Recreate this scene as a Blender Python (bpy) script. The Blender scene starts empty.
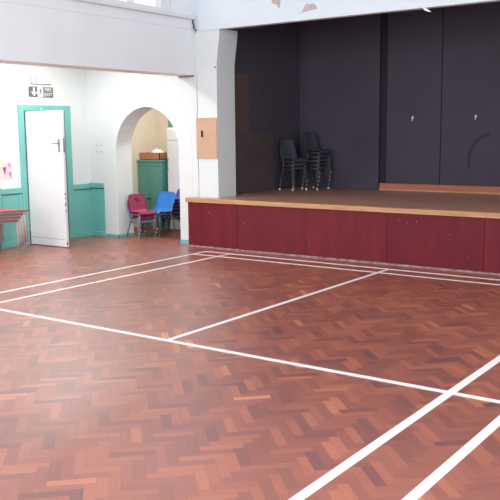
import bpy, bmesh, math, random
from mathutils import Vector, Matrix, noise
random.seed(7)
PI = math.pi
SC = bpy.context.scene
COL = SC.collection

# ------------------------------------------------------------------ materials
def srgb(r, g, b):
    def f(c):
        c /= 255.0
        return c / 12.92 if c <= 0.04045 else ((c + 0.055) / 1.055) ** 2.4
    return (f(r), f(g), f(b), 1.0)

def mat(name, rgb, rough=0.6, metal=0.0, var=0.12, scale=6.0, bump=0.0, stretch=(1, 1, 1), spec=0.5, coat=0.0, rgb2=None):
    """procedural paint / plastic / wood: noise-driven colour variation and optional bump"""
    m = bpy.data.materials.new(name); m.use_nodes = True
    nt = m.node_tree; N = nt.nodes; L = nt.links
    p = N['Principled BSDF']
    p.inputs['Roughness'].default_value = rough
    p.inputs['Metallic'].default_value = metal
    p.inputs['Specular IOR Level'].default_value = spec
    p.inputs['Coat Weight'].default_value = coat
    tc = N.new('ShaderNodeTexCoord'); mp = N.new('ShaderNodeMapping')
    mp.inputs['Scale'].default_value = stretch
    L.new(tc.outputs['Object'], mp.inputs['Vector'])
    nz = N.new('ShaderNodeTexNoise'); nz.inputs['Scale'].default_value = scale
    nz.inputs['Detail'].default_value = 5.0
    L.new(mp.outputs['Vector'], nz.inputs['Vector'])
    rp = N.new('ShaderNodeValToRGB')
    c = srgb(*rgb)
    if rgb2 is not None:
        c1, c2 = srgb(*rgb2), c
    else:
        c1 = tuple(x * (1 - var) for x in c[:3]) + (1,)
        c2 = tuple(min(1, x * (1 + var)) for x in c[:3]) + (1,)
    rp.color_ramp.elements[0].position = 0.3; rp.color_ramp.elements[0].color = c1
    rp.color_ramp.elements[1].position = 0.7; rp.color_ramp.elements[1].color = c2
    L.new(nz.outputs['Fac'], rp.inputs['Fac'])
    L.new(rp.outputs['Color'], p.inputs['Base Color'])
    if bump:
        b = N.new('ShaderNodeBump'); b.inputs['Strength'].default_value = bump; b.inputs['Distance'].default_value = 0.01
        L.new(nz.outputs['Fac'], b.inputs['Height']); L.new(b.outputs['Normal'], p.inputs['Normal'])
    return m

M = {}
M['wall'] = mat('white_plaster', (222, 229, 229), 0.75, var=0.02, scale=2.5, bump=0.05)
M['beam'] = mat('off_white_plaster', (236, 240, 243), 0.75, var=0.025, scale=2, bump=0.05)
M['lintel'] = mat('cool_white_plaster', (220, 231, 238), 0.75, var=0.015, scale=2)
M['ceiling'] = mat('ceiling_white', (225, 225, 222), 0.9, var=0.02)
M['patch'] = mat('bare_plaster', (196, 178, 178), 0.9, var=0.12, scale=12)
M['green'] = mat('green_gloss_paint', (114, 188, 180), 0.38, var=0.05, scale=3)
M['green_dark'] = mat('green_paint_shadow_gap', (66, 116, 108), 0.5, var=0.05)
M['white_gloss'] = mat('white_gloss_paint', (228, 228, 231), 0.35, var=0.015, scale=3)
M['white_plastic'] = mat('white_plastic', (238, 238, 236), 0.35, var=0.01)
M['light_grey'] = mat('light_grey_plastic', (196, 196, 198), .4, var=.02)
M['chip'] = mat('chipped_paint', (160, 150, 146), 0.8, var=0.2)
M['maroon'] = mat('maroon_board', (124, 38, 46), 0.45, var=0.16, scale=3.2, stretch=(2.5, 1, .7), rgb2=(106, 33, 42))
M['black'] = mat('black_paint', (80, 73, 85), 0.8, var=0.10, scale=1.2, spec=0.15)
M['black_brown'] = mat('dark_brown_paint', (84, 73, 76), 0.8, var=0.12, scale=2, spec=0.25)
M['brown_board'] = mat('brown_board', (94, 74, 68), 0.7, var=0.12, scale=2, spec=0.3)
M['black_gap'] = mat('black_gap_paint', (48, 43, 51), 0.8, var=0.05, spec=0.2)
M['ring'] = mat('faint_ring_paint', (67, 60, 70), 0.8, var=0.1, spec=0.15)
M['oak'] = mat('oak_nosing', (205, 158, 116), 0.35, var=0.14, scale=7, stretch=(.5, 6, 6), rgb2=(183, 132, 92))
M['stageboard'] = mat('stage_boards', (202, 152, 126), 0.32, var=0.1, scale=5, stretch=(.35, 5, 1), rgb2=(176, 128, 108))
M['riser'] = mat('reddish_plywood', (186, 112, 82), 0.5, var=0.1, scale=5, stretch=(.4, 3, 3), rgb2=(164, 96, 70))
M['hatch'] = mat('orange_brown_board', (200, 163, 137), 0.5, var=0.05, scale=5)
M['dark_metal'] = mat('dark_metal', (60, 52, 50), 0.4, metal=0.6, var=0.1)
M['steel'] = mat('brushed_steel', (150, 148, 148), 0.35, metal=0.6, var=0.05)
M['grey_paint'] = mat('grey_metal_paint', (158, 152, 150), 0.45, var=0.05)
M['dark_grey'] = mat('dark_grey_paint', (62, 62, 68), 0.5, var=0.05)
M['red_top'] = mat('red_laminate', (214, 72, 84), 0.35, var=0.04)
M['table_edge'] = mat('table_edge_band', (122, 100, 96), 0.5, var=0.08)
M['sign_grey'] = mat('sign_grey', (100, 106, 105), 0.4, var=0.03)
M['sign_white'] = mat('sign_white', (242, 244, 243), 0.4, var=0.01)
M['beige'] = mat('beige_plaster', (228, 212, 192), 0.8, var=0.03, scale=2)
M['cup_green'] = mat('cupboard_green', (98, 164, 152), 0.45, var=0.05, scale=3)
M['box_wood'] = mat('box_plywood', (190, 128, 88), 0.5, var=0.1, scale=6, stretch=(.5, 1, 4))
M['cloth'] = mat('white_cloth', (236, 232, 226), 0.9, var=0.03)
M['pl_maroon'] = mat('maroon_plastic', (136, 44, 80), 0.38, var=0.05)
M['pl_slate'] = mat('slate_blue_plastic', (112, 134, 168), 0.38, var=0.05)
M['pl_blue'] = mat('bright_blue_plastic', (52, 126, 204), 0.35, var=0.05)
M['pl_purple'] = mat('purple_plastic', (86, 74, 176), 0.38, var=0.05)
M['pl_grey'] = mat('charcoal_plastic', (72, 72, 84), 0.5, var=0.08)
M['leg_grey'] = mat('chair_leg_grey', (120, 118, 124), 0.4, metal=0.4, var=0.05)
M['leg_dark'] = mat('dark_chair_leg', (84, 82, 90), 0.45, metal=0.3, var=0.05)
M['rubber'] = mat('pale_rubber', (232, 230, 228), 0.6, var=0.03)
M['line'] = mat('white_line_paint', (245, 240, 238), 0.4, var=0.03, scale=14)
M['scuff'] = mat('scuffed_batten', (176, 158, 158), 0.6, var=0.3, scale=10, stretch=(1.5, 1, 1), rgb2=(116, 74, 72))
M['pink'] = mat('pink_paper', (246, 206, 214), 0.8, var=0.06, scale=14)
M['yellow'] = mat('yellow_paper', (246, 240, 186), 0.8, var=0.06)
M['magenta'] = mat('magenta_paint', (176, 70, 110), 0.8, var=0.15, scale=20)
M['paper'] = mat('white_paper', (245, 245, 245), 0.8, var=0.01)

def glass():
    m = bpy.data.materials.new('window_glass'); m.use_nodes = True
    nt = m.node_tree; N = nt.nodes; L = nt.links
    for n in list(N): N.remove(n)
    o = N.new('ShaderNodeOutputMaterial'); mx = N.new('ShaderNodeMixShader')
    t = N.new('ShaderNodeBsdfTransparent'); g = N.new('ShaderNodeBsdfGlossy'); g.inputs['Roughness'].default_value = 0.02
    fr = N.new('ShaderNodeFresnel'); fr.inputs['IOR'].default_value = 1.45
    ge = N.new('ShaderNodeNewGeometry'); iv = N.new('ShaderNodeMath'); iv.operation = 'SUBTRACT'; iv.inputs[0].default_value = 1.0
    L.new(ge.outputs['Backfacing'], iv.inputs[1]); ml = N.new('ShaderNodeMath'); ml.operation = 'MULTIPLY'
    L.new(fr.outputs[0], ml.inputs[0]); L.new(iv.outputs[0], ml.inputs[1]); L.new(ml.outputs[0], mx.inputs[0]); L.new(t.outputs[0], mx.inputs[1]); L.new(g.outputs[0], mx.inputs[2]); L.new(mx.outputs[0], o.inputs[0])
    return m
M['glass'] = glass()

def parquet_mat():
    m = bpy.data.materials.new('herringbone_parquet'); m.use_nodes = True
    nt = m.node_tree; N = nt.nodes; L = nt.links
    p = N['Principled BSDF']
    at = N.new('ShaderNodeAttribute'); at.attribute_name = 'tone'; at.attribute_type = 'GEOMETRY'
    rp = N.new('ShaderNodeValToRGB'); cr = rp.color_ramp
    cols = [(0.0, (102, 57, 56)), (0.25, (131, 71, 62)), (0.55, (158, 86, 68)), (0.85, (187, 108, 78)), (1.0, (212, 140, 102))]
    while len(cr.elements) < len(cols): cr.elements.new(0.5)
    for e, (pos, c) in zip(cr.elements, cols): e.position = pos; e.color = srgb(*c)
    uv = N.new('ShaderNodeUVMap'); uv.uv_map = 'grain'
    mp = N.new('ShaderNodeMapping'); mp.inputs['Scale'].default_value = (3.0, 40.0, 1.0)
    nz = N.new('ShaderNodeTexNoise'); nz.inputs['Scale'].default_value = 1.5; nz.inputs['Detail'].default_value = 3
    L.new(uv.outputs[0], mp.inputs[0]); L.new(mp.outputs[0], nz.inputs['Vector'])
    add = N.new('ShaderNodeMath'); add.operation = 'MULTIPLY_ADD'; add.inputs[1].default_value = 0.22
    L.new(nz.outputs['Fac'], add.inputs[0])
    sb = N.new('ShaderNodeMath'); sb.operation = 'SUBTRACT'; sb.inputs[1].default_value = 0.11
    L.new(at.outputs['Fac'], sb.inputs[0]); L.new(sb.outputs[0], add.inputs[2])
    L.new(add.outputs[0], rp.inputs['Fac']); L.new(rp.outputs['Color'], p.inputs['Base Color'])
    # worn varnish: roughness drifts over the floor
    tc = N.new('ShaderNodeTexCoord'); n2 = N.new('ShaderNodeTexNoise'); n2.inputs['Scale'].default_value = 1.1; n2.inputs['Detail'].default_value = 4
    L.new(tc.outputs['Object'], n2.inputs['Vector'])
    mr = N.new('ShaderNodeMapRange'); mr.inputs['To Min'].default_value = 0.33; mr.inputs['To Max'].default_value = 0.47
    L.new(n2.outputs['Fac'], mr.inputs['Value']); L.new(mr.outputs[0], p.inputs['Roughness'])
    p.inputs['Specular IOR Level'].default_value = 0.95
    p.inputs['Coat Weight'].default_value = 0.6; p.inputs['Coat Roughness'].default_value = 0.36; p.inputs['Coat IOR'].default_value = 1.5
    return m
M['parquet'] = parquet_mat()

# ------------------------------------------------------------------ mesh helpers
def link(name, bm, m, parent=None, smooth=False, loc=None, rotz=0.0):
    me = bpy.data.meshes.new(name); bm.normal_update(); bm.to_mesh(me); bm.free()
    o = bpy.data.objects.new(name, me); COL.objects.link(o)
    me.materials.append(M[m] if isinstance(m, str) else m)
    if smooth:
        for p in me.polygons: p.use_smooth = True
    if parent is not None: o.parent = parent
    if loc is not None: o.location = loc
    o.rotation_euler.z = rotz
    return o

def box(bm, x0, x1, y0, y1, z0, z1, bev=0.0):
    b = bmesh.new()
    bmesh.ops.create_cube(b, size=1.0)
    for v in b.verts:
        v.co = Vector(((x0 + x1) / 2 + v.co.x * (x1 - x0), (y0 + y1) / 2 + v.co.y * (y1 - y0), (z0 + z1) / 2 + v.co.z * (z1 - z0)))
    if bev: bmesh.ops.bevel(b, geom=list(b.edges), offset=bev, segments=2, affect='EDGES', profile=0.5)
    me = bpy.data.meshes.new('tmp'); b.to_mesh(me); b.free(); bm.from_mesh(me); bpy.data.meshes.remove(me)
    return bm

def B(*a, bev=0.0): return box(bmesh.new(), *a, bev=bev)

def prism(bm, pts, axis, a0, a1):
    """extrude a polygon (2-D points) along an axis; axis 'y': pts are (x,z); 'x': (y,z); 'z': (x,y)"""
    def mk(p, a):
        return {'y': (p[0], a, p[1]), 'x': (a, p[0], p[1]), 'z': (p[0], p[1], a)}[axis]
    v0 = [bm.verts.new(mk(p, a0)) for p in pts]; v1 = [bm.verts.new(mk(p, a1)) for p in pts]
    fs = [bm.faces.new(v0), bm.faces.new(v1[::-1])]
    n = len(pts)
    for i in range(n): fs.append(bm.faces.new((v0[i], v1[i], v1[(i + 1) % n], v0[(i + 1) % n])))
    bmesh.ops.recalc_face_normals(bm, faces=fs)
    return bm

def tube(bm, pts, r, n=8):
    pts = [Vector(p) for p in pts]; rings = []
    for i, p in enumerate(pts):
        if i == 0: d = pts[1] - p
        elif i == len(pts) - 1: d = p - pts[-2]
        else: d = (pts[i + 1] - p).normalized() + (p - pts[i - 1]).normalized()
        d.normalize()
        a = Vector((0, 0, 1)) if abs(d.z) < 0.9 else Vector((1, 0, 0))
        u = d.cross(a).normalized(); w = d.cross(u)
        rr = r[i] if isinstance(r, (list, tuple)) else r
        rings.append([bm.verts.new(p + rr * (math.cos(2 * PI * k / n) * u + math.sin(2 * PI * k / n) * w)) for k in range(n)])
    fs = []
    for a, b in zip(rings, rings[1:]):
        for k in range(n): fs.append(bm.faces.new((a[k], a[(k + 1) % n], b[(k + 1) % n], b[k])))
    fs.append(bm.faces.new(rings[0])); fs.append(bm.faces.new(rings[-1]))
    bmesh.ops.recalc_face_normals(bm, faces=fs)
    return bm

def T(pts, r, n=8): return tube(bmesh.new(), pts, r, n)

def arc(cx, cz, r, a0, a1, n):
    return [(cx + r * math.cos(a0 + (a1 - a0) * i / n), cz + r * math.sin(a0 + (a1 - a0) * i / n)) for i in range(n + 1)]

def empty(name, loc, rotz=0.0):
    o = bpy.data.objects.new(name, None); COL.objects.link(o); o.location = loc; o.rotation_euler.z = rotz
    o.empty_display_size = 0.1
    return o

def tag(o, label, cat, group=None):
    o['label'] = label; o['category'] = cat
    if group: o['group'] = group
    return o

def struct(o, label=None):
    o['kind'] = 'structure'
    if label: o['label'] = label; 
    return o

def copy_tree(o, parent=None):
    c = o.copy(); COL.objects.link(c)
    if parent is not None: c.parent = parent
    for ch in list(o.children): copy_tree(ch, c)
    return c

# ------------------------------------------------------------------ dimensions (metres; x along the stage, y into it)
XA = -5.45      # outer wall of the side aisle
XB = -3.24      # hall-side face of the aisle beam
YA = 0.45       # wall that holds the arch and the stage opening
HS = 0.70       # stage height
XR, YB, ZC = 5.45, -13.0, 5.4

# ------------------------------------------------------------------ floor: herringbone blocks at 45 degrees
def herringbone():
    bm = bmesh.new(); tone = bm.faces.layers.float.new('tone'); uvl = bm.loops.layers.uv.new('grain')
    W = 0.0575; n = 4; g = 0.0003
    x0, x1, y0, y1 = XA - 0.02, 3.6, -8.2, YA + 0.35
    c, s = math.cos(PI / 4), math.sin(PI / 4)
    def add(a0, a1, b0, b1, horiz):
        pts = [(a0 + g, b0 + g), (a1 - g, b0 + g), (a1 - g, b1 - g), (a0 + g, b1 - g)]
        P = [(c * a - s * b, s * a + c * b) for a, b in pts]
        mx = sum(p[0] for p in P) / 4; my = sum(p[1] for p in P) / 4
        if not (x0 < mx < x1 and y0 < my < y1): return
        f = bm.faces.new([bm.verts.new((min(max(p[0], x0 - .1), x1), min(p[1], y1), 0.0)) for p in P])
        t = random.gauss(0.5, 0.135) + 0.10 * noise.noise((mx * 1.6, my * 1.6, 0.3)) + 0.07 * noise.noise((mx * 6, my * 6, 1.3))
        r = random.random()
        if r < 0.03: t += 0.22
        elif r < 0.10: t -= 0.17
        f[tone] = min(1, max(0, t))
        o = random.random() * 50
        uv = [(0, 0), (n * W, 0), (n * W, W), (0, W)] if horiz else [(0, 0), (0, W), (n * W, W), (n * W, 0)]
        for lp, q in zip(f.loops, uv): lp[uvl].uv = (q[0] + o, q[1] + o)
    R = 175
    for i in range(-R, R):
        for j in range(-30, 30):
            a, b = i + n * j, i - n * j
            add(a * W, (a + n) * W, b * W, (b + 1) * W, True)
            add((a + n) * W, (a + n + 1) * W, (b + 1 - n) * W, (b + 1) * W, False)
    return bm
floor = struct(link('floor', herringbone(), 'parquet'), 'polished red-brown parquet floor laid in herringbone')
M['subfloor'] = mat('parquet_plain', (112, 58, 48), 0.4, var=0.2, scale=9)
ff = link('floor', B(-7.4, XR + .2, YB - .2, 4.6, -0.12, -0.0015), 'subfloor'); struct(ff, 'plain base below the parquet blocks')

# court markings painted on the parquet (one mesh per line)
NL = [0]
def line_strip(xa, ya, xb, yb, w):
    NL[0] += 1
    d = Vector((xb - xa, yb - ya)); d.normalize(); nx, ny = -d.y * w / 2, d.x * w / 2
    bm = bmesh.new()
    prism(bm, [(xa - nx, ya - ny), (xb - nx, yb - ny), (xb + nx, yb + ny), (xa + nx, ya + ny)], 'z', -0.0005, 0.0008 + .0003 * NL[0])
    return bm
LW = 0.046
SX, DX, SV, LS = 2.331, 2.745, -3.937, -0.277
for args in ((-DX, 0.0, -DX, -8.1, LW), (-SX, 0.0, -SX, -8.1, LW), (SX, 0.0, SX, -8.1, LW + .01), (DX, 0.0, DX, -8.1, LW + .01),
             (0, 0.0, 0, SV, LW), (-DX - LW / 2, 0.0, DX, 0.0, LW), (-DX, LS, DX, LS, LW * .8), (-DX, SV, DX, SV, LW)):
    struct(link('floor_marking', line_strip(*args), 'line'), 'white court line painted on the parquet')

# ------------------------------------------------------------------ left aisle wall with the doorway
DY0, DY1, DZ = -0.815, -0.04, 1.955          # doorway
bm = bmesh.new()
WO = XA - 0.22
box(bm, WO, XA, DY1, 0.85, 0, 3.0); box(bm, WO, XA, DY0, DY1, DZ, 3.0)
box(bm, WO, XA, -3.0, DY0, 0, 3.0)
for a, b in ((-3.0, -4.6), (-6.2, -7.8), (-9.4, -13.2)): box(bm, WO, XA, b, a, 0, 3.0)
for a, b in ((-4.6, -6.2), (-7.8, -9.4)): box(bm, WO, XA, b, a, 0, 0.95); box(bm, WO, XA, b, a, 2.6, 3.0)
struct(link('wall_left', bm, 'wall'), 'white aisle wall with the green framed doorway')
# passage behind the doorway
bm = bmesh.new()
box(bm, -7.0, -6.95, -1.6, 0.85, 0, 2.6); box(bm, -7.0, WO, -1.6, -1.55, 0, 2.6); box(bm, -7.0, WO, -1.6, 0.5, 2.55, 2.6); box(bm, -7.0, WO, 0.45, 0.5, 0, 2.6)
struct(link('wall_passage', bm, 'wall'))
# aisle windows out of frame
for k, (b, a) in enumerate(((-6.2, -4.6), (-9.4, -7.8))):
    r = struct(link('window_%d' % (k + 5), box(box(box(box(box(bmesh.new(), WO + .05, XA - .02, b, b + .06, .95, 2.6), WO + .05, XA - .02, a - .06, a, .95, 2.6),
        WO + .05, XA - .02, b, a, .95, 1.01), WO + .05, XA - .02, b, a, 2.54, 2.6), WO + .06, XA - .04, (a + b) / 2 - .02, (a + b) / 2 + .02, .95, 2.6), 'white_gloss'))
    link('pane', B(WO + .1, WO + .106, b + .05, a - .05, 1.0, 2.55), 'glass', r)

# door frame
fr = struct(empty('door_frame', (0, 0, 0)), 'green painted door frame with white screw on its head')
link('jamb', B(XA - .12, XA + .03, DY0 - .092, DY0, 0, DZ, bev=.004), 'green', fr)
link('jamb', B(XA - .12, XA + .03, DY1, DY1 + .112, 0, DZ, bev=.004), 'green', fr)
link('head', B(XA - .12, XA + .03, DY0 - .092, DY1 + .112, DZ, DZ + .085, bev=.004), 'green', fr)
link('stop_bead', B(XA - .10, XA - .07, DY0, DY0 + .018, 0, DZ), 'green', fr)
link('stop_bead', B(XA - .10, XA - .07, DY1 - .018, DY1, 0, DZ), 'green', fr)
o = link('closer_plate', B(XA + .03, XA + .036, -.512, -.488, 1.978, 2.0, bev=.002), 'white_plastic', fr); o['label'] = 'small white plate on the frame head'

# open door leaf, hinged at the left jamb (leaf runs along local +x, visible face towards -y)
door = empty('door_1', (XA + .035, DY0 + .012, 0.0), math.atan2(.02, .80))
struct(door, 'white door standing open into the hall, scuffed at its bottom edge')
LWD = 0.755
link('leaf', B(0, LWD, 0, .042, .012, 1.945, bev=.003), 'white_gloss', door)
for z in (.25, 1.0, 1.7):
    link('hinge', T([(-.008, -.004, z - .045), (-.008, -.004, z + .045)], .008), 'steel', door)
hd = link('door_handle', box(T([(LWD - .075, -.006, 1.485), (LWD - .075, -.05, 1.485), (LWD - .085, -.055, 1.485), (LWD - .155, -.055, 1.485)], .009), LWD - .095, LWD - .055, -.007, .0, 1.36, 1.545, bev=.003), 'steel', door)
hd['label'] = 'steel lever handle on a plate'
link('edge_plate', B(LWD - .002, LWD + .002, .008, .034, 1.36, 1.56), 'steel', door)
random.seed(3)
bm = bmesh.new()
for z, h in ((.60, .05), (.70, .02), (.76, .03), (.52, .02), (.05, .035), (.04, .03)):
    box(bm, LWD - .007, LWD + .0015, -.0015, .02, z, z + h)
c = link('paint_chip', bm, 'chip', door); c['kind'] = 'stuff'
bm = bmesh.new(); box(bm, .02, LWD - .03, -.0012, 0, .115, .121)
link('kick_line', bm, 'grey_paint', door)

# green wainscot: left of the door, right of the door, and round the corner on the arch wall
def wainscot(name, along, a0, a1, fixed, sgn, ztop, label, stiles):
    """panel on a wall: along 'y' (on x=fixed, facing +x) or 'x' (on y=fixed, facing -y)"""
    r = struct(empty(name, (0, 0, 0)), label)
    def bb(p0, p1, t0, t1, z0, z1, bev=0):
        q0, q1 = sorted((fixed + sgn * t0, fixed + sgn * t1))
        return B(q0, q1, p0, p1, z0, z1, bev=bev) if along == 'y' else B(p0, p1, q0, q1, z0, z1, bev=bev)
    link('panel_board', bb(a0, a1, 0, .012, 0, ztop), 'green', r)
    link('cap_rail', bb(a0, a1, .012, .028, ztop - .075, ztop, .004), 'green', r)
    link('shadow_bead', bb(a0, a1, .012, .020, ztop - .092, ztop - .078), 'green_dark', r)  # darker green paints the shadow line under the cap rail
    link('skirting', bb(a0, a1, .012, .03, 0, .075, .004), 'green', r)
    for p in stiles: link('stile', bb(p, p + .06, .012, .024, .075, ztop - .092, .003), 'green', r)
    return r
wainscot('trim_1', 'y', -3.0, DY0 - .092, XA, 1, .845, 'green panelled wainscot left of the open door', [-2.9, -2.3, -1.75, -1.28, -.97])
wainscot('trim_2', 'y', DY1 + .112, YA - .012, XA, 1, .83, 'green wainscot between door frame and corner', [DY1 + .112])
wainscot('trim_3', 'x', XA + .0, -5.13, YA, -1, .845, 'narrow green wainscot on the arch wall', [])
# thin service pipe and post standing left, against the wainscot
tag(link('pipe', T([(XA + .05, -1.33, .0), (XA + .05, -1.33, .87)], .02), 'green'), 'green painted pipe standing against the wainscot behind the red tables', 'pipe')

# ------------------------------------------------------------------ arch wall
CX, RA, SP = -4.215, 0.635, 1.365
WT = 0.34
bm = bmesh.new()
al = arc(CX, SP, RA, PI, PI / 2, 16)       # left springing to apex
ar = arc(CX, SP, RA, PI / 2, 0, 16)
XL, XE = XA - .22, XB + .05
prism(bm, [(XL, 0), (CX - RA, 0)] + al + [(CX, 3.0), (XL, 3.0)], 'y', YA, YA + WT)
prism(bm, [(CX, 3.0)] + ar + [(CX + RA, 0), (XE, 0), (XE, 3.0)], 'y', YA, YA + WT)
for f in bm.faces: f.smooth = False
struct(link('wall_arch', bm, 'wall'), 'white wall pierced by a round arch')
# raised plaster ring edge right of the arch
ring = arc(CX, SP, .885, 1.62, -0.05, 24)
bm = bmesh.new(); tube(bm, [(x, YA + .0005, z) for x, z in ring] + [(CX + .885, YA + .0005, .72)], [.0015 + .0045 * min(1, i / 8) for i in range(len(ring))] + [.006], 6)
struct(link('trim_4', bm, 'wall'), 'fine plaster ridge round the arch')
# skirtings at the arch
sk = bmesh.new()
box(sk, -5.13, CX - RA + .012, YA - .014, YA, 0, .045); box(sk, CX - RA, CX - RA + .012, YA - .014, YA + WT, 0, .045)
struct(link('baseboard_arch', sk, 'green'), 'low green skirting at the left foot of the arch')
sk = bmesh.new(); box(sk, CX + RA - .012, -3.30, YA - .014, YA, 0, .06); box(sk, CX + RA - .012, CX + RA, YA - .014, YA + WT, 0, .06)
struct(link('baseboard_pier', sk, 'green'), 'low green skirting at the right foot of the arch')

# four screw holes
for k, (x, z) in enumerate(((-5.258, 1.435), (-5.166, 1.435), (-5.258, 1.333), (-5.166, 1.333))):
    o = link('screw_plug', T([(x, YA + .004, z), (x, YA - .004, z)], .011, 8), 'grey_paint')
    tag(o, ('upper left', 'upper right', 'lower left', 'lower right')[k] + ' of four grey screw plugs on the white wall', 'screw plug', 'screw plugs beside the arch')

# ------------------------------------------------------------------ beam, clerestory wall and window over the aisle
struct(link('wall_beam', B(XB - .34, XB, YB, YA + .02, 2.415, 3.035), 'beam'), 'deep white beam over the aisle')
struct(link('trim_5', B(XB - .30, XB + .007, YB, YA - .03, 3.035, 3.165, bev=.004), 'beam'), 'plain band above the beam')
sill = struct(link('trim_6', B(XB - .30, XB + .065, YB, YA - .05, 3.165, 3.215, bev=.008), 'white_gloss'), 'white sill ledge under the clerestory window')
struct(link('ceiling_aisle', B(XA - .2, XB - .02, YB, YA + .02, 2.95, 3.03), 'ceiling'))
WINS = [(-1.75, -.02), (-4.6, -2.6), (-7.4, -5.4), (-10.2, -8.2)]
bm = bmesh.new(); ed = [YA + .02] + [v for a, b in WINS for v in (b, a)] + [YB]
for i in range(0, len(ed), 2): box(bm, XB - .30, XB - .005, ed[i + 1], ed[i], 3.2, ZC)
for a, b in WINS: box(bm, XB - .30, XB - .005, a, b, 4.5, ZC); box(bm, XB - .30, XB - .005, a, b, 3.2, 3.225)
struct(link('wall_clerestory', bm, 'beam'), 'white wall above the aisle beam')
for k, (a, b) in enumerate(WINS):
    bm = bmesh.new(); xf0, xf1 = XB - .14, XB - .02
    box(bm, xf0 - .003, xf1 + .003, a + .001, a + .05, 3.226, 4.499); box(bm, xf0 - .003, xf1 + .003, b - .05, b - .001, 3.226, 4.499)
    box(bm, xf0, xf1, a, b, 3.225, 3.265); box(bm, xf0, xf1, a, b, 4.45, 4.5)
    for q in (.17, .72, 1.27): box(bm, xf0 + .01, xf1 - .01, b - q - .012, b - q + .012, 3.26, 4.46)
    r = struct(link('window_%d' % (k + 1), bm, 'white_gloss'), 'white framed clerestory window')
    link('pane', B(XB - .105, XB - .099, a + .04, b - .04, 3.26, 4.46), 'glass', r)
# small clutter where the ledge meets the stage wall
tag(link('cable_bracket', tube(tube(bmesh.new(), [(XB + .012, YA - .06, 3.17), (XB + .014, YA - .05, 3.12), (XB + .03, YA - .05, 3.09), (XB + .02, YA - .05, 3.05)], .009),
    [(XB + .02, YA - .04, 3.05), (XB + .055, YA - .04, 3.035)], .007), 'dark_metal'), 'small dark cable bracket in the corner under the sill ledge', 'bracket')
tag(link('conduit', T([(XB - .02, YA - .03, 2.40), (XB - .28, YA - .03, 2.40)], .012), 'grey_paint'), 'short grey bar added as the shadow line under the end of the beam', 'conduit')  # grey tube added to draw the shadow line below the beam end
tag(link('conduit', T([(XB + .022, YA - .015, HS), (XB + .022, YA - .015, 2.42)], .013), 'white_gloss'), 'white vertical conduit between the arch and the orange hatch', 'conduit')

# ------------------------------------------------------------------ proscenium wall
PW = YA - .025
PX = -2.845
hx = [(PX, 0), (PX, 2.45), (PX + .004, 2.55), (PX + .022, 2.70), (PX + .045, 2.84), (PX + .058, 2.95), (PX + .060, 3.02)]
bm = bmesh.new(); prism(bm, [(XB + .05, 0)] + hx + [(XB + .05, 3.02)], 'y', PW, .84)
struct(link('wall_pier', bm, 'wall'), 'white pier between the arch and the stage opening')
bm = bmesh.new(); prism(bm, [(-a, b) for a, b in [(XB + .05, 0)] + hx + [(XB + .05, 3.02)]][::-1], 'y', PW, .84); box(bm, -XB - .05, XR, PW, .84, 0, 3.02)
struct(link('wall_pier_right', bm, 'wall'))
struct(link('wall_lintel', B(XB + .1, XR, PW - .02, PW + .09, 3.01, ZC), 'lintel'), 'cool white wall above the stage opening')
bm = B(XB - .3, XB + .11, PW, .84, 3.03, ZC)
struct(link('wall_stage_pelmet', box(B(XB + .12, -2.3, PW + .1, .84, 3.03, 5.1), 2.3, 3.8, PW + .1, .84, 3.03, 5.1), 'black'))
bm = bm; struct(link('wall_corner', bm, 'lintel'))
def patch(pts, name='bare_patch'):
    bm = bmesh.new(); prism(bm, pts, 'y', PW - .0225, PW - .0195); return bm
struct(link('trim_7', patch([(-1.53, 3.10), (-1.44, 3.118), (-1.40, 3.19), (-1.37, 3.215), (-1.345, 3.19), (-1.28, 3.205), (-1.235, 3.165), (-1.225, 3.125), (-1.32, 3.12), (-1.42, 3.108)]), 'patch'), 'larger patch of peeled paint over the stage')
struct(link('trim_8', patch([(-1.905, 3.27), (-1.87, 3.245), (-1.82, 3.24), (-1.81, 3.195), (-1.78, 3.20), (-1.772, 3.30), (-1.80, 3.36), (-1.90, 3.34)]), 'patch'), 'smaller patch of peeled paint over the stage')
bm = bmesh.new()
prism(bm, [(.185, 3.01), (.20, 2.985), (.24, 2.965), (.29, 2.955), (.25, 2.985), (.215, 3.01)], 'y', PW - .016, PW - .008)
tag(link('torn_paper', bm, 'paper'), 'torn white scrap hanging from the lintel edge above the dark stage', 'paper scrap')
tag(link('screw', T([(-2.868, PW + .004, 2.505), (-2.868, PW - .008, 2.505)], .011), 'dark_metal'), 'small dark screw high on the white pier', 'screw')

# orange hatch on the pier
hb = tag(empty('hatch_panel', (-3.027, PW, 1.25)), 'square orange-brown hatch board on the white pier beside the stage', 'hatch')
link('board', B(-.188, .178, -.016, 0, 0, .568, bev=.004), 'hatch', hb)
link('latch', box(T([(-.085, -.016, .31), (-.075, -.03, .325), (-.07, -.034, .35), (-.078, -.03, .378), (-.09, -.016, .385)], .008), -.098, -.066, -.019, -.015, .30, .392), 'dark_metal', hb)

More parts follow.
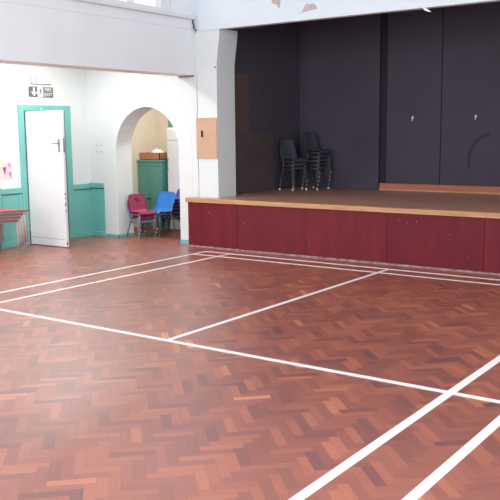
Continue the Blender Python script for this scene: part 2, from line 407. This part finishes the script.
# ------------------------------------------------------------------ stage
st = tag(empty('stage', (0, .28, 0)), 'raised stage with maroon boarded front, oak edge and wooden floor', 'stage')
SXL, SXR = -3.29, 3.6
seams = [-3.29, -2.42, -1.31, -.165, 1.035, 2.15, 3.0, 3.6]
for i, (a, b) in enumerate(zip(seams, seams[1:])):
    link('front_panel', B(a + .002, b - .002, 0, .02, 0, HS - .055, bev=.002), mat('maroon_board', (118 - 5 * (i % 2), 31 + 2 * (i % 3), 42), .42, rgb2=(100, 26, 37), scale=3.2, spec=.25, stretch=(2.5, 1, .6)), st)
link('joist_front', B(SXL, SXR, .021, .05, 0, HS - .055), 'black_gap', st)
link('end_panel', B(SXL, SXL + .02, .05, .14, 0, HS - .055), 'maroon', st)
link('nosing', B(SXL - .02, SXR, -.035, .06, HS - .062, HS, bev=.006), 'oak', st)
bm = bmesh.new(); box(bm, -2.82, 2.82, .14, 4.19, HS - .02, HS - .001); box(bm, SXL, SXR, .06, .14, HS - .02, HS - .001)
box(bm, -3.25, -2.82, .86, 4.19, HS - .02, HS - .001); box(bm, 2.82, 3.79, .86, 4.19, HS - .02, HS - .001)
fl_ = link('floor_boards', bm, 'stageboard', st)
bt = link('scuffed_batten', B(SXL + .01, SXR, -.012, 0, 0, .022), 'scuff', st); bt['label'] = 'pale scuffed strip along the foot of the stage'
random.seed(12)
bm = bmesh.new()
for (x, z) in ((.0, .55), (.1, .53), (.22, .545), (.45, .35), (.85, .16), (-.9, .47), (-1.0, .40), (-1.3, .33), (-2.3, .38), (-2.9, .5), (.63, .42)):
    s_ = random.uniform(.006, .014)
    prism(bm, [(x + s_ * random.uniform(.5, 1) * math.cos(q) * .8, z + s_ * random.uniform(.6, 1.8) * math.sin(q)) for q in (0, 1.2, 2.3, 3.5, 4.6)], 'y', -.0012, .001)
sc_ = link('paint_scuff', bm, mat('pale_scuff', (160, 90, 94), .6), st); sc_['kind'] = 'stuff'

# stage house walls (black)
struct(link('wall_stage_left', B(-3.26, -3.05, .84, 4.2, HS, 5.1), 'black'), 'black side wall of the stage')
struct(link('wall_stage_right', B(3.6, 3.8, .84, 4.2, HS, 5.1), 'black'))
struct(link('wall_stage_back', B(-3.26, 3.8, 4.2, 4.4, 0, 5.1), 'black'))
struct(link('ceiling_stage', B(-3.26, 3.8, PW + .09, 4.4, 5.1, 5.3), 'black'))
tag(link('stage_flat', B(-3.05, -1.60, 2.90, 2.96, HS, 5.0, bev=.004), 'black'), 'widest black scenery flat, behind the grey chair stacks', 'stage flat', 'black scenery flats')
box_lbl = tag(link('scenery_board', B(-3.045, -3.015, .90, 1.42, HS, 2.46), 'brown_board'), 'tall dark brown board against the left stage wall', 'scenery board')
lb = tag(link('scenery_board', B(-3.010, -2.975, .95, 2.02, HS, 1.60), 'black_brown'), 'low dark board standing in front of the tall brown one', 'scenery board')
# raised step at the back with flats on it
stp = tag(empty('stage_step', (0, 2.88, HS)), 'low reddish wooden step along the back of the stage', 'step')
link('riser', B(-1.57, 3.55, 0, .02, 0, .105), 'riser', stp)
link('tread', B(-1.57, 3.55, .02, .5, .085, .105), 'riser', stp)
link('foot_bead', B(-1.57, 3.55, -.012, 0, 0, .018), 'oak', stp)
link('end_block', B(-1.595, -1.572, -.01, .5, 0, .11), 'black_gap', stp)
edges = [-1.585, -.60, .40, 1.4, 2.4, 3.4]
lab = ['black scenery flat right of the wide one, first on the step', 'black scenery flat with a faint painted ring', None, None, None]
for i in range(2):
    f = tag(empty('stage_flat', ((edges[i] + edges[i + 1]) / 2, 2.925, HS + .105)), lab[i], 'stage flat', 'black scenery flats')
    w = (edges[i + 1] - edges[i]) / 2 - .006
    link('flat_board', B(-w, w, 0, .03, 0, 4.1, bev=.003), 'black', f)
    if i == 0: link('dark_edge_strip', B(-w + .01, -w + .10, -.008, 0, 0, 4.1, bev=.002), 'black_gap', f)  # strip painted darker in place of the dark gap beside the wide flat
    hxk = (.045, .03)[i]
    h = link('hook', tube(T([(hxk, 0, 1.0), (hxk, -.03, 1.0), (hxk + .004, -.034, .97), (hxk, -.02, .955)], .009), [(hxk, -.001, .985), (hxk, -.001, 1.02)], .016), 'rubber', f)
    h['label'] = 'small pale hook'
    if i == 1:
        bm = bmesh.new(); cx_ = .32; a0, a1, n_ = 1.75, 3.5, 22
        for q in range(n_):
            t0, t1 = a0 + (a1 - a0) * q / n_, a0 + (a1 - a0) * (q + 1) / n_
            vs = [(cx_ + r_ * math.cos(t), .375 + r_ * math.sin(t)) for r_, t in ((.36, t0), (.41, t0), (.41, t1), (.36, t1))]
            prism(bm, vs, 'y', -.0015, .001)
        link('painted_ring', bm, 'ring', f)
f = tag(link('stage_flat', B(.402, 3.4, 2.925, 2.955, HS + .105, 4.9), 'black'), 'black scenery flat on the step at the far right', 'stage flat', 'black scenery flats')

# ------------------------------------------------------------------ chairs
def shell_bm(w, d, h, bh, th=.007, back_w=None, lean=.07):
    """one-piece moulded chair shell; front is -y, seat top at z=h"""
    back_w = back_w or w * .94
    prof = [(-d * .52, h - .035, w * .86), (-d * .50, h - .012, w * .95), (-d * .42, h + .0, w), (-d * .2, h - .008, w), (d * .05, h - .012, w), (d * .28, h - .004, w * .99),
            (d * .40, h + .02, w * .97), (d * .46, h + .06, w * .93), (d * .48, h + bh * .30, w * .90), (d * .49 + lean * .4, h + bh * .55, back_w),
            (d * .49 + lean * .7, h + bh * .80, back_w), (d * .49 + lean * .88, h + bh * .93, back_w * .93), (d * .49 + lean * .97, h + bh * .985, back_w * .80), (d * .49 + lean, h + bh, back_w * .62)]
    m = 9; bm = bmesh.new(); rows = []
    for i, (y, z, ww) in enumerate(prof):
        row = []
        for k in range(m):
            t = 2 * k / (m - 1) - 1
            up = .018 * (abs(t) ** 3)
            if i < 6: row.append(bm.verts.new((t * ww / 2, y, z + up * (1 if 1 < i else .3))))
            else: row.append(bm.verts.new((t * ww / 2, y - up * 1.6, z)))
        rows.append(row)
    for a, b in zip(rows, rows[1:]):
        for k in range(m - 1): bm.faces.new((a[k], a[k + 1], b[k + 1], b[k]))
    bmesh.ops.recalc_face_normals(bm, faces=bm.faces)
    bmesh.ops.solidify(bm, geom=list(bm.faces), thickness=th)
    return bm

def make_chair(name, shell_mat, leg_mat, w=.33, d=.31, h=.30, bh=.28, foot='rubber', slot=False, splay=.035):
    r = empty(name, (0, 0, 0))
    bm = shell_bm(w, d, h, bh)
    if slot:      # hand hole in the backrest
        kill = [f for f in bm.faces if abs(f.calc_center_median().x) < w * .17 and h + bh * .6 < f.calc_center_median().z < h + bh * .82]
        bmesh.ops.delete(bm, geom=kill, context='FACES')
    link('shell', bm, shell_mat, r, smooth=True)
    hx_, fy, ry = w * .40, -d * .40, d * .34
    ft = h - .03
    rr = .0105
    for s in (-1, 1):
        link('seat_rail', T([(s * hx_, fy, ft), (s * hx_, ry, ft - .004)], rr), leg_mat, r, smooth=True)
    link('cross_rail', T([(-hx_, fy + .02, ft), (hx_, fy + .02, ft)], rr * .9), leg_mat, r, smooth=True)
    for s in (-1, 1):
        for y0, y1 in ((fy, fy - splay), (ry, ry + splay * 1.9)):
            lg = link('leg', T([(s * hx_, y0, ft), (s * (hx_ + .006), y0 + (y1 - y0) * .12, ft - .04), (s * (hx_ + .025), y1, .008)], rr), leg_mat, r, smooth=True)
            link('foot_tip', T([(s * (hx_ + .024), y1 - (y1 - y0) * .05, .028), (s * (hx_ + .025), y1, 0)], [.0135, .016]), foot, lg)
    return r

def face(dx, dy):   # rotation that turns local -y to (dx, dy)
    return math.atan2(dy, dx) + PI / 2

# maroon / slate stack inside the arch
slate0 = make_chair('childs_chair', 'pl_slate', 'steel', foot='steel', w=.33, d=.30, h=.275, bh=.27, slot=True)
mar0 = make_chair('childs_chair', 'pl_maroon', 'steel', foot='steel', w=.33, d=.30, h=.275, bh=.27, slot=True)
ang = face(.97, -.24)
bx, by = -4.585, .68
off = Vector((.97, -.24)) * .028
stack = [(slate0, False, 'slate blue plastic child chair at the bottom of the maroon stack under the arch'),
         (mar0, False, 'maroon plastic child chair in the middle of the stack under the arch'),
         (mar0, True, 'maroon plastic child chair topmost on the stack under the arch')]
for k, (src, cp, lb_) in enumerate(stack):
    c = copy_tree(src) if cp else src
    c.location = (bx + off.x * k, by + off.y * k, .062 * k); c.rotation_euler.z = ang
    tag(c, lb_, 'chair', 'stacked child chairs left under the arch')
# bright blue single chair
bl = make_chair('childs_chair', 'pl_blue', 'leg_grey', foot='leg_grey', w=.45, d=.34, h=.375, bh=.30)
bl.location = (-4.555, 1.05, 0); bl.rotation_euler.z = face(-.12, -.99)
tag(bl, 'bright blue plastic chair between the maroon and purple stacks', 'chair')
# purple stack
pu0 = make_chair('childs_chair', 'pl_purple', 'dark_grey', foot='dark_grey', w=.34, d=.32, h=.255, bh=.27)
words = ['lowest', 'second from the floor', 'third from the floor', 'third from the top', 'second from the top', 'topmost']
d_ = Vector((-.5, -.866))
for k in range(6):
    c = pu0 if k == 0 else copy_tree(pu0)
    c.location = (-4.63 + d_.x * .006 * k, 1.54 + d_.y * .006 * k, .056 * k); c.rotation_euler.z = face(d_.x, d_.y)
    tag(c, 'purple plastic chair, %s of the tall purple stack' % words[k], 'chair', 'purple chair stack under the arch')

# grey stacks on the stage
gb = make_chair('stacking_chair', 'pl_grey', 'leg_dark', w=.31, d=.27, h=.36, bh=.30, splay=.035)
g0 = make_chair('stacking_chair', 'pl_grey', 'leg_dark', w=.31, d=.27, h=.36, bh=.30, foot='leg_grey', splay=.035)
usedb = used = False
for (px, py, n_, fx, fy_, nm) in ((-2.78, 2.28, 3, .97, -.25, 'shorter left'), (-2.57, 2.62, 5, .99, -.10, 'taller right')):
    dd = Vector((fx, fy_)).normalized()
    for k in range(n_):
        if k == 0: c = copy_tree(gb) if usedb else gb; usedb = True
        else: c = copy_tree(g0) if used else g0; used = True
        c.location = (px + dd.x * .012 * k, py + dd.y * .012 * k, HS + .062 * k); c.rotation_euler.z = face(dd.x, dd.y)
        pos = 'lowest' if k == 0 else ('topmost' if k == n_ - 1 else {1: 'second from below', 2: 'third from below', 3: 'fourth from below'}[k])
        tag(c, 'charcoal stacking chair, %s of the %s stack on stage' % (pos, nm), 'chair', 'grey chair stacks on the stage')

# ------------------------------------------------------------------ red nursery tables
def make_table():
    r = empty('trapezoid_table', (0, 0, 0))
    Lg, s = .98, .49
    H = .46
    q = math.sqrt(3) / 2 * s
    pts = [(0, 0), (Lg, 0), (Lg - s / 2, q), (s / 2, q)]      # long edge on local x
    bm = bmesh.new(); prism(bm, pts, 'z', H - .0012, H + .0)
    def inset(k):  # same outline drawn in towards the middle
        cx0 = sum(p[0] for p in pts) / 4; cy0 = sum(p[1] for p in pts) / 4
        return [(cx0 + (p[0] - cx0) * k, cy0 + (p[1] - cy0) * k) for p in pts]
    link('tabletop', bm, 'red_top', r)
    bm = bmesh.new(); prism(bm, inset(.999), 'z', H - .024, H - .0013); link('edge_board', bm, 'table_edge', r)
    bm = bmesh.new()
    ins = inset(.88)
    for a, b in zip(ins, ins[1:] + ins[:1]): tube(bm, [(a[0], a[1], H - .034), (b[0], b[1], H - .034)], .011, 6)
    link('under_frame', bm, 'grey_paint', r)
    for (x, y), (ox, oy) in zip(inset(.88), inset(.98)):
        lg = link('leg', T([(x, y, H - .03), ((x + ox) / 2, (y + oy) / 2, .02)], [.021, .019], 8), 'grey_paint', r, smooth=True)
        link('foot_tip', T([((x + ox) / 2, (y + oy) / 2, .022), ((x + ox) / 2, (y + oy) / 2, 0)], .017), 'grey_paint', lg)
    return r
t0 = make_table()
names = ['lowest of the four stacked red tables by the door', 'second from the floor of four stacked red tables', 'third from the floor of four stacked red tables', 'topmost red trapezoid table of the stack by the white door']
ta = math.atan2(-.93, -.37)
for k in range(4):
    t = t0 if k == 0 else copy_tree(t0)
    t.location = (-4.765 - .029 * (3 - k), -1.35 - .020 * (3 - k), .0445 * k)
    t.rotation_euler.z = ta
    t.scale = (1, -1, 1)
    tag(t, names[k], 'table', 'stacked red tables by the door')

# ------------------------------------------------------------------ signs and pictures on the left wall
def text_bm(body, size):
    cu = bpy.data.curves.new('t', 'FONT'); cu.body = body; cu.size = size; cu.extrude = .0008; cu.align_x = 'CENTER'; cu.align_y = 'CENTER'
    o = bpy.data.objects.new('t', cu); COL.objects.link(o)
    dg = bpy.context.evaluated_depsgraph_get(); dg.update()
    me = bpy.data.meshes.new_from_object(o.evaluated_get(dg))
    bm = bmesh.new(); bm.from_mesh(me)
    bpy.data.objects.remove(o); bpy.data.curves.remove(cu); bpy.data.meshes.remove(me)
    return bm
RX = Matrix(((0, 0, 1), (1, 0, 0), (0, 1, 0)))      # text xy -> wall yz, facing +x
def on_wall(bm, off, bold=1.0):
    for v in bm.verts: v.co = RX @ v.co + Vector(off)
    return bm
SW, SH = .455, .150
sg = tag(empty('exit_sign', (XA, -.463, 2.232)), 'grey fire exit sign with down arrow and running figure above the door', 'sign')
link('plate', B(0, .008, -SW / 2, SW / 2, -SH / 2, SH / 2, bev=.002), 'sign_grey', sg)
link('pictogram_ground', B(.008, .0092, -.068, .038, -SH / 2 + .006, SH / 2 - .006), 'sign_white', sg)
bm = bmesh.new(); prism(bm, [(-.150, .062), (-.150, .0), (-.190, .0), (-.132, -.062), (-.076, .0), (-.116, .0), (-.116, .062)], 'x', .008, .0095)
link('arrow', bm, 'sign_white', sg)
bm = bmesh.new()     # running figure
prism(bm, [(-.003 + .011 * math.cos(a * PI / 5), .048 + .011 * math.sin(a * PI / 5)) for a in range(10)], 'x', .009, .0102)
for a, b, w in (((-.006, .034), (-.014, .0), .010), ((-.014, .0), (.012, -.02), .007), ((.012, -.02), (.008, -.05), .006), ((-.014, .0), (-.026, -.028), .007), ((-.026, -.028), (-.052, -.03), .006),
                ((-.004, .03), (.022, .012), .005), ((-.006, .03), (-.034, .02), .005), ((-.034, .02), (-.04, .0), .005)):
    d = Vector((b[0] - a[0], b[1] - a[1])).normalized(); nx, ny = -d.y * w, d.x * w
    prism(bm, [(a[0] - nx, a[1] - ny), (b[0] - nx, b[1] - ny), (b[0] + nx, b[1] + ny), (a[0] + nx, a[1] + ny)], 'x', .009, .0102)
link('running_figure', bm, 'sign_grey', sg)
link('lettering', on_wall(text_bm('FIRE', .072), (.0088, .133, .036)), 'sign_white', sg)
link('lettering', on_wall(text_bm('EXIT', .072), (.0088, .133, -.036)), 'sign_white', sg)
# emergency light
el = tag(empty('emergency_light', (XA, -.452, 2.40)), 'white emergency bulkhead light above the fire exit sign', 'light')
link('base', B(0, .02, -.20, .185, -.06, .06, bev=.008), 'light_grey', el)
link('diffuser', B(.02, .042, -.10, .176, -.051, .051, bev=.012), 'white_plastic', el)
link('end_cap', B(.02, .038, -.192, -.118, -.051, .051, bev=.01), 'white_plastic', el)
# pink and yellow artwork
po = tag(empty('poster', (XA, -1.20, 1.10)), 'pink and yellow paper artwork pinned above the red tables', 'artwork')
link('sheet', B(0, .002, -.09, .135, -.125, .125), 'pink', po)
bm = bmesh.new(); prism(bm, [(-.085, .13), (-.02, .16), (.02, .13), (.0, .09), (-.05, .05), (-.08, .07)], 'x', .002, .0035); link('yellow_blot', bm, 'yellow', po)
bm = bmesh.new(); prism(bm, [(-.02, .05), (.045, .06), (.028, -.02), (.016, -.07), (.0, -.01)], 'x', .002, .0035); link('magenta_heart', bm, 'magenta', po)
bm = bmesh.new(); prism(bm, [(-.06, -.06), (-.02, -.03), (-.01, -.09), (-.05, -.12)], 'x', .002, .0032); link('yellow_blot', bm, 'yellow', po)
bm = bmesh.new(); prism(bm, [(.07, .08), (.12, .12), (.125, .03), (.09, .05)], 'x', .002, .0034); link('magenta_mark', bm, mat('soft_magenta', (216, 140, 165), .8), po)
bm = bmesh.new(); prism(bm, [(.08, -.03), (.13, -.01), (.125, -.10), (.10, -.07)], 'x', .002, .0034); link('magenta_mark', bm, mat('soft_magenta', (222, 120, 150), .8), po)

# ------------------------------------------------------------------ room behind the arch
bm = bmesh.new(); box(bm, -5.75, -3.27, 2.2, 2.3, 0, 3.0)
struct(link('wall_store_back', bm, 'beige'), 'beige wall behind the arch')
struct(link('wall_store_left', B(-5.68, -5.60, YA + WT, 2.2, 0, 3.0), 'beige'), 'beige side wall behind the arch')
struct(link('wall_store_right', B(-3.36, -3.30, YA + WT, 2.2, 0, 3.0), 'beige'))
struct(link('ceiling_store', B(-5.75, -3.27, YA + WT, 2.3, 2.75, 2.85), 'ceiling'))
dr = struct(empty('door_2', (-5.27, 2.2, 0)), 'green door behind the tall white cupboard')
link('frame', box(box(B(0, .07, -.04, 0, 0, 2.2, bev=.004), .07, .95, -.04, 0, 2.12, 2.2), .95, 1.02, -.04, 0, 0, 2.2), 'cup_green', dr)
link('leaf', B(.075, .945, -.02, 0, .01, 2.11), 'cup_green', dr)
# green cupboard
cb = tag(empty('cupboard', (-5.41, 1.72, 0)), 'green two-door cupboard standing behind the arch', 'cupboard')
cw = .36
link('body', B(-.185, cw, 0, .42, 0, 1.13, bev=.004), 'cup_green', cb)
link('top', B(-.195, cw + .01, -.025, .43, 1.13, 1.158, bev=.004), 'cup_green', cb)
for a, b, s in ((-.178, .075, 1), (.079, cw - .006, -1)):
    d = link('door', B(a, b, -.018, 0, .08, 1.04, bev=.003), 'cup_green', cb)
    kx = b - .025 if s > 0 else a + .025
    link('knob', T([(kx, -.018, .50), (kx, -.045, .50)], [.010, .016]), 'dark_metal', d)
link('drawer_rail', B(-.178, cw - .006, -.012, 0, 1.055, 1.12, bev=.003), 'cup_green', cb)
# plywood box and cloth on the cupboard
wb = tag(empty('storage_box', (-5.37, 1.91, 1.158)), 'open plywood box on top of the green cupboard', 'box')
bm = bmesh.new(); bw, bd, bh_ = .23, .14, .125
box(bm, -bw, bw, -bd, -bd + .012, 0, bh_); box(bm, -bw, bw, bd - .012, bd, 0, bh_); box(bm, -bw, -bw + .012, -bd, bd, 0, bh_); box(bm, bw - .012, bw, -bd, bd, 0, bh_); box(bm, -bw, bw, -bd, bd, 0, .01)
link('box_body', bm, 'box_wood', wb)
bm = bmesh.new(); bmesh.ops.create_icosphere(bm, subdivisions=3, radius=1.0)
for v in bm.verts:
    n_ = .12 * math.sin(7 * v.co.x + 2) * math.cos(6 * v.co.y)
    v.co = Vector((v.co.x * .135 * (1 + n_), v.co.y * .11, v.co.z * .095 * (1 + n_)))
tag(link('cloth', bm, 'cloth', loc=(-5.31, 1.91, 1.245), smooth=True), 'crumpled white cloth heaped in the plywood box', 'cloth')
# tall white cupboard
wc = tag(empty('tall_cupboard', (-4.69, 1.72, 0)), 'tall white cupboard right of the green one behind the arch', 'cupboard')
link('body', B(-.235, .34, .02, .44, 0, 1.70, bev=.012), 'white_gloss', wc)
d = link('door', B(-.233, .338, 0, .02, .06, 1.485, bev=.006), 'white_gloss', wc)
link('handle', T([(-.2, 0, 1.0), (-.2, -.03, 1.02), (-.2, -.03, 1.18), (-.2, 0, 1.2)], .007), 'steel', d)
link('door', B(-.233, .338, 0, .02, 1.497, 1.69, bev=.006), 'white_gloss', wc)

# ------------------------------------------------------------------ rest of the hall shell (behind and right of the camera)
bm = bmesh.new(); RW = [(-1.2, -3.6), (-5.0, -7.4), (-8.8, -11.2)]
ed = [YA + .4] + [v for ab in RW for v in ab] + [YB]
for i in range(0, len(ed), 2): box(bm, XR, XR + .25, ed[i + 1], ed[i], 0, ZC)
for a, b in RW: box(bm, XR, XR + .25, b, a, 0, 1.1); box(bm, XR, XR + .25, b, a, 4.4, ZC)
struct(link('wall_right', bm, 'wall'))
for k, (a, b) in enumerate(RW):
    bm = bmesh.new()
    for q in range(5): y = b + (a - b) * q / 4; box(bm, XR + .08, XR + .14, max(b, y - .03), min(a, y + .03), 1.1, 4.4)
    for z in (1.1, 2.2, 3.3, 4.34): box(bm, XR + .09, XR + .13, b, a, z, z + .06)
    r = struct(link('window_%d' % (k + 7), bm, 'white_gloss')); link('pane', B(XR + .105, XR + .11, b, a, 1.1, 4.4), 'glass', r)
bm = bmesh.new(); BW = [(-4.6, -2.4), (-1.1, 1.1), (2.4, 4.6)]
BW = [(-2.9, -.9), (.0, 2.0), (2.9, 4.9)]
ed = [XA - .2] + [v for ab in BW for v in ab] + [XR + .25]
for i in range(0, len(ed), 2): box(bm, ed[i], ed[i + 1], YB - .25, YB, 0, ZC)
for a, b in BW: box(bm, a, b, YB - .25, YB, 0, 1.1); box(bm, a, b, YB - .25, YB, 4.6, ZC)
struct(link('wall_rear', bm, 'wall'))
for k, (a, b) in enumerate(BW):
    bm = bmesh.new()
    for q in range(4): x = a + (b - a) * q / 3; box(bm, max(a, x - .03), min(b, x + .03), YB - .14, YB - .08, 1.1, 4.6)
    for z in (1.1, 2.2, 3.3, 4.54): box(bm, a, b, YB - .13, YB - .09, z, z + .06)
    r = struct(link('window_%d' % (k + 10), bm, 'white_gloss')); link('pane', B(a, b, YB - .112, YB - .107, 1.1, 4.6), 'glass', r)
struct(link('ceiling', B(XB - .35, XR + .25, YB - .25, .9, ZC, ZC + .1), 'ceiling'))

# ------------------------------------------------------------------ light
def area(name, loc, rot, sx, sy, power, col=(1, 1, 1), spread=PI):
    l = bpy.data.lights.new(name, 'AREA'); l.shape = 'RECTANGLE'; l.size = sx; l.size_y = sy; l.energy = power; l.color = col; l.spread = spread
    o = bpy.data.objects.new(name, l); COL.objects.link(o); o.location = loc; o.rotation_euler = rot
    return o
DAY = (.90, .95, 1.0)
for (a, b), pw in zip(RW, (60, 135, 150)): area('window_daylight', (XR - .02, (a + b) / 2, 2.75), (0, PI / 2, 0), 3.2, 2.3, pw, DAY)
for a, b in BW: area('window_daylight', ((a + b) / 2, YB + .02, 2.85), (PI / 2, 0, 0), 2.0, 3.4, 135, DAY)
for a, b in WINS: area('window_daylight', (XB + .02, (a + b) / 2, 3.88), (0, -PI / 2, 0), 1.1, abs(b - a) - .1, 8, DAY)
for b, a in ((-6.2, -4.6), (-9.4, -7.8)): area('window_daylight', (XA + .02, (a + b) / 2, 1.78), (0, -PI / 2, 0), 1.5, 1.5, 45, DAY)
# fluorescent fittings in the aisle and the store room
def fitting(x, y, z, power, label, lx=.15, ly=1.2):
    f = tag(empty('ceiling_light', (x, y, z)), label, 'ceiling light')
    link('housing', B(-lx / 2, lx / 2, -ly / 2, ly / 2, -.05, 0, bev=.006), 'white_plastic', f)
    area('lamp_glow', (x, y, z - .055), (0, 0, 0), lx, ly, power, (1.0, .97, .93))
fitting(-4.45, -.95, 2.95, 38, 'fluorescent fitting on the aisle ceiling nearest the arch', ly=1.2)
fitting(-4.3, -3.2, 2.95, 34, 'fluorescent fitting on the aisle ceiling near the red tables')
fitting(-4.5, -4.8, 2.95, 60, 'fluorescent fitting on the aisle ceiling further from the stage')
fitting(-4.4, 1.45, 2.75, 26, 'fluorescent fitting on the ceiling behind the arch', ly=.6)

w = bpy.data.worlds.new('sky'); SC.world = w; w.use_nodes = True
bg = w.node_tree.nodes['Background']; bg.inputs['Color'].default_value = (.86, .90, 1.0, 1); bg.inputs['Strength'].default_value = 1.4

# ------------------------------------------------------------------ camera
yaw, pitch, roll = -.6214, .1447, .0106
fwd = Vector((math.sin(yaw) * math.cos(pitch), math.cos(yaw) * math.cos(pitch), -math.sin(pitch)))
r_ = Vector((math.cos(yaw), -math.sin(yaw), 0)); dn = fwd.cross(r_)
r2 = r_ * math.cos(roll) + dn * math.sin(roll); d2 = -r_ * math.sin(roll) + dn * math.cos(roll)
cam = bpy.data.cameras.new('camera'); co = bpy.data.objects.new('camera', cam); COL.objects.link(co)
mw = Matrix((r2, -d2, -fwd)).transposed().to_4x4(); mw.translation = Vector((4.6135 * .9, -9.5545 * .9, 1.7964 * .9))
co.matrix_world = mw
cam.sensor_width = 36; cam.lens = 810.4 / 500 * 36; cam.clip_start = .05
SC.camera = co
vs = SC.view_settings
vs.view_transform = 'Standard'; vs.look = 'None'; vs.gamma = 1.0; vs.exposure = 0.0; vs.use_curve_mapping = False
